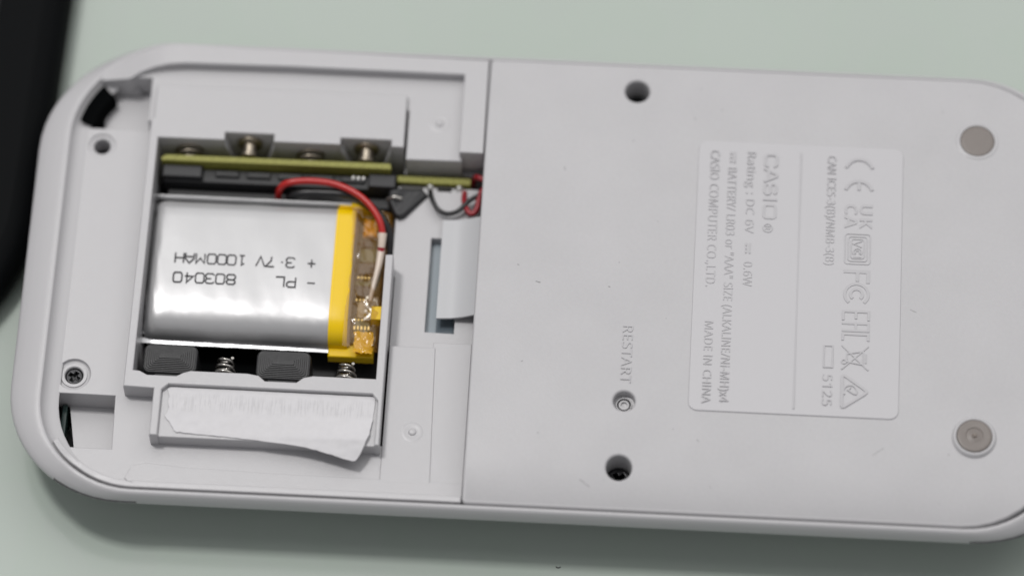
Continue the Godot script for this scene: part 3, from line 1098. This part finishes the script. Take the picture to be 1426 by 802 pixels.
func battery() -> void:
	var t := thing("battery", "silver pouch battery with yellow tape band lying in the open battery bay", "battery")
	var st := begin()
	var xs := [[-71.9, 0.3, 0.93], [-71.75, 0.5, 0.96], [-71.45, 0.68, 0.975], [-71.1, 0.82, 0.985], [-70.7, 0.91, 0.993], [-70.1, 0.965, 0.998]]
	for k in 28:
		xs.append([-69.4 + k * 1.2, 1.0 - (0.008 if k == 0 else 0.0), 1.0])
	xs.append([-36.3, 0.98, 1.0])
	xs.append([-35.8, 0.85, 0.98])
	xs.append([-35.5, 0.4, 0.95])
	sheet(st, cell_rows(xs, 0.0, 0.9), Vector3.UP, true)
	var cell := commit("cell", st, "foil", t)
	# side seam in front (bright edge), folded seam at the back, crimp at the left end
	st = begin()
	var rows := []
	for z in [10.9, 11.5, 12.0]:
		var row := []
		for k in 30:
			var x := -73.0 + k * 34.0 / 29
			var sag := 0.09 * noise.get_noise_2d(x * 1.2, 3.0) - 0.012 * (x + 73.0)
			row.append(Vector3(x, 8.75 + sag - (z - 10.9) * 0.1, z - 0.02 * (x + 73.0) * 0.0))
		rows.append(row)
	sheet(st, rows, Vector3.UP)
	var under := []
	for row in rows:
		var r2 := []
		for v in row:
			r2.append(v + Vector3(0, -0.22, 0))
		under.append(r2)
	sheet(st, under, Vector3.DOWN)
	sheet(st, [rows[2], under[2]], Vector3(0, 0, 1))
	commit("seam", st, "foil_edge", cell)
	st = begin()
	rows = []
	for e in [[-15.55, 11.0], [-15.6, 12.4], [-15.35, 12.55], [-15.1, 12.4], [-14.95, 11.6]]:
		var row := []
		for k in 24:
			var x := -71.9 + k * 35.0 / 23
			row.append(Vector3(x, e[1] + 0.1 * noise.get_noise_2d(x * 2.0, 9.0), e[0]))
		rows.append(row)
	sheet(st, rows, Vector3.UP)
	commit("seam", st, "foil", cell)
	st = begin()
	rows = []
	for e in [[-71.2, 9.6], [-71.7, 9.9], [-72.1, 9.5], [-72.25, 8.7], [-72.0, 8.4]]:
		var row := []
		for k in 40:
			var z := -13.6 + k * 24.4 / 39
			var w := noise.get_noise_3d(e[0], e[1] * 2, z * 2.2)
			row.append(Vector3(e[0] + 0.35 * w, e[1] + 0.5 * w, z))
		rows.append(row)
	sheet(st, rows, Vector3.UP)
	commit("end_crimp", st, "foil", cell)
	# print
	st = begin()
	var fu := Vector3(-1, 0, 0)
	var fv := Vector3(0, 0, 1)
	ink_line(st, "+ 3.7V 1000MAH", [-43.0, 99, -46.7, -48.2, -50.3, -52.0, 99, -55.3, -57.1, -58.8, -60.6, -62.6, -64.5, -66.3], -2.75)
	ink_line(st, "- PL 803040", [-42.8, 99, -46.3, -48.3, 99, -56.9, -58.8, -60.6, -62.4, -64.3, -66.3], 1.1)
	commit("printed_lettering", st, "ink", cell)
	# tape band
	st = begin()
	sheet(st, cell_rows([[-39.25, 1.0, 1.0], [-38.2, 1.0, 1.0], [-37.2, 1.0, 1.0], [-36.4, 0.985, 1.0], [-35.9, 0.9, 0.99]], 0.1, 0.0), Vector3.UP, true)
	commit("tape_band", st, "yellow_tape", t)
	st = begin()
	block(st, Vector3(-39.2, 6.6, 10.6), Vector3(-31.2, 8.75, 13.0), 0.3)
	commit("tape_fold", st, "yellow_tape", t)
	st = begin()
	block(st, Vector3(-39.0, 7.0, -15.75), Vector3(-33.0, 12.3, -14.7), 0.3)
	commit("tape_fold", st, "yellow_tape", t)
	# protection board under the film
	st = begin()
	block(st, Vector3(-35.9, 7.6, -14.0), Vector3(-31.0, 8.9, 10.4), 0.1)
	var board := commit("protection_board", st, "board_olive", t)
	var bits := [
		["component", "orange", -34.6, -12.9, -32.0, -10.4, 9.3], ["component", "chip", -34.7, -9.6, -33.0, -8.4, 9.5], ["component", "grey_part", -34.9, -8.2, -31.9, -5.6, 9.2],
		["component", "grey_part", -35.4, -1.9, -31.6, -0.9, 9.1], ["component", "chip", -34.9, -0.5, -32.0, 1.6, 10.0], ["component", "chip", -35.0, -4.9, -32.2, -2.9, 9.9],
		["component", "pale_tape", -34.6, 2.4, -32.8, 5.6, 9.5], ["component", "grey_part", -34.8, 5.8, -32.2, 8.4, 9.6], ["nickel_tab", "yellow_tape", -34.4, 8.6, -31.6, 10.2, 9.9],
		["tape_fold", "yellow_tape", -32.0, 4.0, -29.9, 6.6, 11.2], ["component", "orange", -34.4, 9.0, -32.6, 12.2, 9.4]]
	for q in bits:
		st = begin()
		block(st, Vector3(q[2], 8.6, q[3]), Vector3(q[4], q[6], q[5]), 0.12)
		commit(q[0], st, q[1], board)
	for row in [[-3.3, 4], [-2.4, 4], [0.9, 5], [2.0, 5], [5.9, 5], [7.3, 5]]:
		for k in row[1]:
			st = begin()
			block(st, Vector3(-35.0 + k * 0.62, 8.7, row[0]), Vector3(-34.66 + k * 0.62, 9.75, row[0] + (0.75 if row[0] > 7 else 0.4)), 0.05)
			commit("gold_pin", st, "gold", board)
	for q in [["tape_fold", "amber_tape", -34.7, -31.3, 8.8, 12.9, 10.4, 0.45], ["tape_fold", "tab_metal", -33.2, -31.0, 1.8, 6.4, 10.4, 0.7], ["tape_fold", "orange", -34.4, -32.2, -13.4, -10.2, 10.4, 0.5]]:
		st = begin()
		var crumple := []
		for i in 14:
			var row := []
			for k in 10:
				var x: float = lerpf(q[2], q[3], k / 9.0)
				var z: float = lerpf(q[4], q[5], i / 13.0)
				row.append(Vector3(x + 0.3 * noise.get_noise_2d(z * 3.0, x), q[6] + q[7] * noise.get_noise_2d(x * 1.5, z * 1.2), z + 0.4 * noise.get_noise_2d(x * 3.0, 30.0)))
			crumple.append(row)
		sheet(st, crumple, Vector3.UP)
		commit(q[0], st, q[1], board)
	# amber film
	st = begin()
	rows = []
	for i in 34:
		var z := -14.7 + i * 27.6 / 33
		var row := []
		for k in 15:
			var f := k / 14.0
			var x := lerpf(-36.5, -30.2, minf(1.0, f / 0.8))
			var y := 13.05 - 2.2 * pow(f / 0.8, 1.2)
			if f > 0.8:
				x = -30.2 + (f - 0.8) / 0.2 * 0.6
				y = 10.85 - (f - 0.8) / 0.2 * 4.6
			var crease := noise.get_noise_2d(x * 1.8, z * 1.1) * 0.75 + noise.get_noise_2d(x * 5.0 + 40.0, z * 3.2) * 0.25
			y += crease * clampf(f * 6.0, 0.0, 1.0)
			x += noise.get_noise_2d(z * 1.3, 7.0) * 0.45 * f + (0.9 * f if z < -9.0 else 0.0) * clampf((-9.0 - z) / 4.0, 0, 1)
			row.append(Vector3(x, y, z))
		rows.append(row)
	sheet(st, rows, Vector3.UP)
	commit("amber_film", st, "amber_film", t)
	# leads
	st = begin()
	tube(st, smooth_path([Vector3(-50.2, 8.0, -16.9), Vector3(-50.1, 11.0, -17.1), Vector3(-49.6, 13.4, -17.4), Vector3(-48.2, 14.5, -17.9), Vector3(-44.6, 14.8, -18.3), Vector3(-40.2, 14.9, -17.9), Vector3(-36.4, 14.9, -16.4), Vector3(-33.6, 14.7, -14.2), Vector3(-31.6, 14.2, -11.4), Vector3(-30.9, 13.4, -9.0)]), 0.6, 14)
	var lead := commit("red_lead", st, "red_wire", t)
	st = begin()
	tube(st, smooth_path([Vector3(-30.95, 13.5, -9.2), Vector3(-30.95, 13.0, -7.6), Vector3(-31.0, 12.6, -6.6)]), 0.82, 12, 0.6)
	commit("solder_joint", st, "cream", lead)
	st = begin()
	tube(st, smooth_path([Vector3(-30.98, 12.7, -6.8), Vector3(-31.02, 12.45, -6.2), Vector3(-31.1, 12.3, -5.4)]), 0.66, 12, 0.55)
	commit("red_end", st, "dark_red_wire", lead)
	st = begin()
	tube(st, smooth_path([Vector3(-31.0, 12.4, -6.6), Vector3(-31.3, 12.0, -3.4), Vector3(-31.9, 11.5, 0.2), Vector3(-32.4, 11.0, 3.0)]), 0.7, 10, 0.35)
	commit("wire_tail", st, "cream", lead)
	st = begin()
	tube(st, smooth_path([Vector3(-49.0, 9.0, -16.4), Vector3(-47.0, 12.3, -16.9), Vector3(-42.0, 13.0, -17.0), Vector3(-37.0, 13.2, -16.6), Vector3(-33.8, 13.0, -14.9), Vector3(-31.2, 12.2, -12.6), Vector3(-29.9, 11.0, -10.0), Vector3(-29.7, 9.0, -5.0)]), 0.75, 12)
	commit("black_lead", st, "black_wire", t)


func ink_line(st: SurfaceTool, text: String, xs: Array, z: float) -> void:
	# plain stroke characters on a 1 x 1 cell
	var o := [0.15, 0, 0.85, 0, 1, 0.18, 1, 0.82, 0.85, 1, 0.15, 1, 0, 0.82, 0, 0.18, 0.15, 0]
	var glyph := {
		"+": [[0.05, 0.5, 0.95, 0.5], [0.5, 0.1, 0.5, 0.9]], "-": [[0.05, 0.5, 0.95, 0.5]], ".": [[0.4, 0.5, 0.6, 0.5]],
		"3": [[0, 0.85, 0.2, 1, 0.8, 1, 1, 0.85, 1, 0.65, 0.8, 0.52, 0.35, 0.52], [0.8, 0.52, 1, 0.35, 1, 0.15, 0.8, 0, 0.2, 0, 0, 0.15]],
		"7": [[0, 1, 1, 1, 0.4, 0.4, 0.35, 0]], "V": [[0, 1, 0.5, 0, 1, 1]], "1": [[0.2, 0.8, 0.5, 1, 0.5, 0], [0.2, 0, 0.8, 0]], "0": [o],
		"M": [[0, 0, 0, 1, 0.5, 0.45, 1, 1, 1, 0]], "A": [[0, 0, 0, 0.55, 0.5, 1, 1, 0.55, 1, 0], [0, 0.35, 1, 0.35]], "H": [[0, 0, 0, 1], [1, 0, 1, 1], [0, 0.5, 1, 0.5]],
		"P": [[0, 0, 0, 1, 0.8, 1, 1, 0.85, 1, 0.6, 0.8, 0.45, 0, 0.45]], "L": [[0, 1, 0, 0, 1, 0]],
		"8": [[0.2, 0.53, 0, 0.7, 0, 0.85, 0.2, 1, 0.8, 1, 1, 0.85, 1, 0.7, 0.8, 0.53, 0.2, 0.53, 0, 0.35, 0, 0.15, 0.2, 0, 0.8, 0, 1, 0.15, 1, 0.35, 0.8, 0.53]], "4": [[0.75, 0, 0.75, 1, 0, 0.35, 1, 0.35]]}
	for i in text.length():
		if not glyph.has(text[i]):
			continue
		for line in glyph[text[i]]:
			var q := []
			for k in range(0, line.size(), 2):
				q.append(Vector2((line[k] - 0.5) * 1.5, line[k + 1] * 1.9 - 0.95))
			stroke(st, q, 0.25, Vector3(xs[i], 13.16, z), Vector3(-1, 0, 0), Vector3(0, 0, 1), 0.06)


# ------------------------------------------------------------------ boards and loose things in the bay
func charging_board() -> void:
	var t := thing("charging_board", "long yellow green circuit board on edge with black housing behind the battery", "circuit board")
	var st := begin()
	plate(st, V([-70.4, -22.6, -30.4, -22.75, -30.2, -21.6, -70.2, -21.45, -71.1, -21.4, -71.2, -22.0]), 14.4, 7.0, 0.12)
	commit("board", st, "board_edge", t)
	st = begin()
	block(st, Vector3(-70.7, 3.0, -21.3), Vector3(-29.4, 11.9, -18.6), 0.3)
	block(st, Vector3(-70.9, 3.0, -21.35), Vector3(-63.8, 13.2, -18.9), 0.35)
	block(st, Vector3(-34.2, 3.0, -21.35), Vector3(-29.3, 13.0, -18.7), 0.35)
	var h := commit("housing", st, "housing_black", t)
	for k in 5:
		st = begin()
		var x := -61.5 + k * 5.6
		block(st, Vector3(x, 11.0, -20.9), Vector3(x + 4.2, 12.5, -19.7), 0.2)
		commit("socket", st, "black_plastic", h)
	for k in 3:
		st = begin()
		block(st, Vector3(-37.2 + k * 0.9, 11.4, -20.9), Vector3(-36.7 + k * 0.9, 12.6, -20.3), 0.08)
		commit("pin", st, "solder", h)
	st = begin()
	block(st, Vector3(-70.2, 3.0, -18.55), Vector3(-29.9, 9.4, -16.1), 0.5)
	commit("lower_step", st, "black_plastic", t)


func small_board() -> void:
	var t := thing("small_board", "short yellow green circuit board with thin black and red wires near the cover", "circuit board")
	var st := begin()
	block(st, Vector3(-29.2, 8.0, -21.9), Vector3(-16.1, 11.6, -20.65), 0.12)
	commit("board", st, "board_edge", t)
	for x in [-23.3, -18.1]:
		st = begin()
		lathe(st, Vector3(x, 10.3, -20.5), [Vector2(1.0, 0.0), Vector2(0.9, 0.5), Vector2(0.55, 0.95), Vector2(0.0, 1.1)], 16, Vector3(0, 0.25, 0.97).normalized())
		commit("solder_joint", st, "solder", t)
	st = begin()
	block(st, Vector3(-22.2, 8.8, -20.6), Vector3(-19.2, 10.8, -19.3), 0.2)
	block(st, Vector3(-28.6, 8.6, -20.6), Vector3(-24.4, 10.9, -18.9), 0.3)
	commit("component", st, "chip", t)
	st = begin()
	tube(st, smooth_path([Vector3(-23.2, 11.0, -19.4), Vector3(-22.8, 12.1, -17.4), Vector3(-21.6, 12.3, -15.2), Vector3(-19.9, 12.2, -14.4), Vector3(-17.9, 12.3, -15.0), Vector3(-15.8, 12.6, -17.2), Vector3(-13.0, 12.6, -18.8), Vector3(-10.0, 12.4, -19.6)]), 0.43, 12)
	commit("black_wire", st, "black_wire", t)
	st = begin()
	tube(st, smooth_path([Vector3(-17.1, 10.6, -19.6), Vector3(-17.0, 11.8, -17.2), Vector3(-16.3, 12.2, -15.2), Vector3(-15.4, 12.2, -14.6), Vector3(-14.6, 12.4, -15.8), Vector3(-14.2, 12.6, -18.5), Vector3(-12.5, 12.4, -21.0)]), 0.5, 12)
	commit("red_wire", st, "dark_red_wire", t)
	st = begin()
	tube(st, smooth_path([Vector3(-15.9, 8.0, -22.3), Vector3(-15.3, 11.5, -22.2), Vector3(-14.7, 13.0, -21.5), Vector3(-12.5, 13.0, -20.6)]), 0.5, 12)
	commit("red_wire", st, "dark_red_wire", t)
	var s := thing("black_sleeve", "dark grey heat shrink sleeve slanting from small board to the red wire", "cable sleeve")
	st = begin()
	plate(st, V([-30.4, -19.0, -24.6, -19.4, -23.4, -18.4, -27.4, -13.7, -28.4, -13.3, -29.2, -13.9, -30.6, -16.6]), 12.0, 8.2, 0.7, [], func(x, z): return -0.12 * (x + 27.0) - 0.06 * (z + 16.0) + 0.15 * sin(x * 1.7 + z), 1.4)
	commit("sleeve", st, "housing_black", s)
	st = begin()
	tube(st, smooth_path([Vector3(-30.6, 11.9, -16.9), Vector3(-29.4, 12.6, -17.0), Vector3(-28.2, 12.2, -16.9)]), 0.45, 8)
	commit("bare_wire_end", st, "steel", s)


func press_block(called: String, at: Vector3, label: String) -> void:
	var t := thing(called, label, "block", "black blocks holding the battery in place")
	var st := begin()
	plate(st, rr(at.x - 4.75, at.z - 2.7, at.x + 4.75, at.z + 2.9, 1.3, 6), 13.0, 3.0, 0.35)
	plate(st, V([at.x - 3.3, at.z + 2.0, at.x + 3.3, at.z + 2.0, at.x + 1.9, at.z + 4.3, at.x - 1.9, at.z + 4.3]), 12.6, 3.0, 0.3)
	commit("body", st, "printed_black", t)
	for k in 8:
		var d := 0.28 + k * 0.28
		st = begin()
		var q := rr(at.x - 4.75 + d * 1.25, at.z - 2.7 + d, at.x + 4.75 - d * 1.25, at.z + 2.75 - d, maxf(0.12, 0.9 - d * 0.4), 3)
		plate(st, q, 13.13 + k * 0.13, 12.6, 0.06)
		commit("layer", st, "printed_black", t)


func paper_strip() -> void:
	var t := thing("paper_strip", "torn white paper strip with one corner lifting below the battery bay", "paper")
	var edge := V([-65.75, 24.1, -65.0, 23.75, -60, 23.75, -45, 23.8, -29.75, 23.85, -29.85, 26.5, -30.0, 29.0, -30.35, 31.2, -31.0, 33.2, -31.9, 35.3, -32.5, 36.1, -34.2, 35.8, -36.5, 35.1, -40.5, 34.1, -44.2, 33.6, -50.0, 33.05, -57.0, 32.6, -63.6, 32.25,
		-64.25, 31.4, -64.8, 30.6, -65.35, 29.9, -65.75, 29.3, -65.4, 28.5, -65.15, 27.6, -65.5, 26.6, -65.3, 25.5])
	edge = dense(edge, 0.8)
	for i in edge.size():   # torn, not cut
		edge[i] += Vector2(noise.get_noise_2d(edge[i].x * 9.0, edge[i].y * 9.0), noise.get_noise_2d(edge[i].x * 9.0 + 70.0, edge[i].y * 9.0)) * (0.16 if edge[i].y > 25.0 else 0.05)
	var lift := func(x: float, z: float) -> float:
		var y := 0.10 * noise.get_noise_2d(x * 0.7, z * 0.9)
		var f := clampf((x + 58.0) / 26.0, 0.0, 1.0)
		y += 0.9 * f * f * clampf((z - 27.5) / 5.0, 0.0, 1.0)
		y -= 0.30 * maxf(0.0, z - 32.2) * f
		return y
	var st := begin()
	plate(st, edge, 15.82, 15.72, 0.03, [], lift, 1.0)
	# its underside, seen by the floor below
	var o := commit("paper", st, "paper", t)
	o.mesh = paper_uv(o.mesh)
	tag(t, "torn white paper strip with one corner lifting below the battery bay", "paper")


func paper_uv(m: Mesh) -> ArrayMesh:
	var a := m.surface_get_arrays(0)
	var uv := PackedVector2Array()
	for v in a[Mesh.ARRAY_VERTEX]:
		uv.append(Vector2((v.x / MM + 67.5) / 42.0, (v.z / MM - 23.0) / 14.0))
	a[Mesh.ARRAY_TEX_UV] = uv
	var out := ArrayMesh.new()
	out.add_surface_from_arrays(Mesh.PRIMITIVE_TRIANGLES, a)
	return out


func plastic_flap() -> void:
	var t := thing("plastic_flap", "smooth white curved plastic flap reaching out from under the cover", "flap")
	var st := begin()
	for side in [0.0, -0.5]:
		var rows := []
		for i in 12:
			var z := -13.2 + i * 19.4 / 11
			var row := []
			for k in 13:
				var f := k / 12.0
				var x := -20.5 + f * 8.0
				var y: float = 12.0 + side + 3.4 * pow(maxf(0.0, f - 0.25), 1.6)
				row.append(Vector3(x, y, z - 0.4 * f))
			rows.append(row)
		sheet(st, rows, Vector3.UP if side == 0.0 else Vector3.DOWN)
		if side == 0.0:
			var a := []
			var b := []
			for v in rows[-1]:
				a.append(v)
				b.append(v + Vector3(0, -0.5, 0))
			sheet(st, [a, b], Vector3(0, 0, 1))
			a = []
			b = []
			for row in rows:
				a.append(row[0])
				b.append(row[0] + Vector3(0, -0.5, 0))
			sheet(st, [a, b], Vector3(-1, 0, 0))
	commit("flap", st, "smooth_plastic", t)
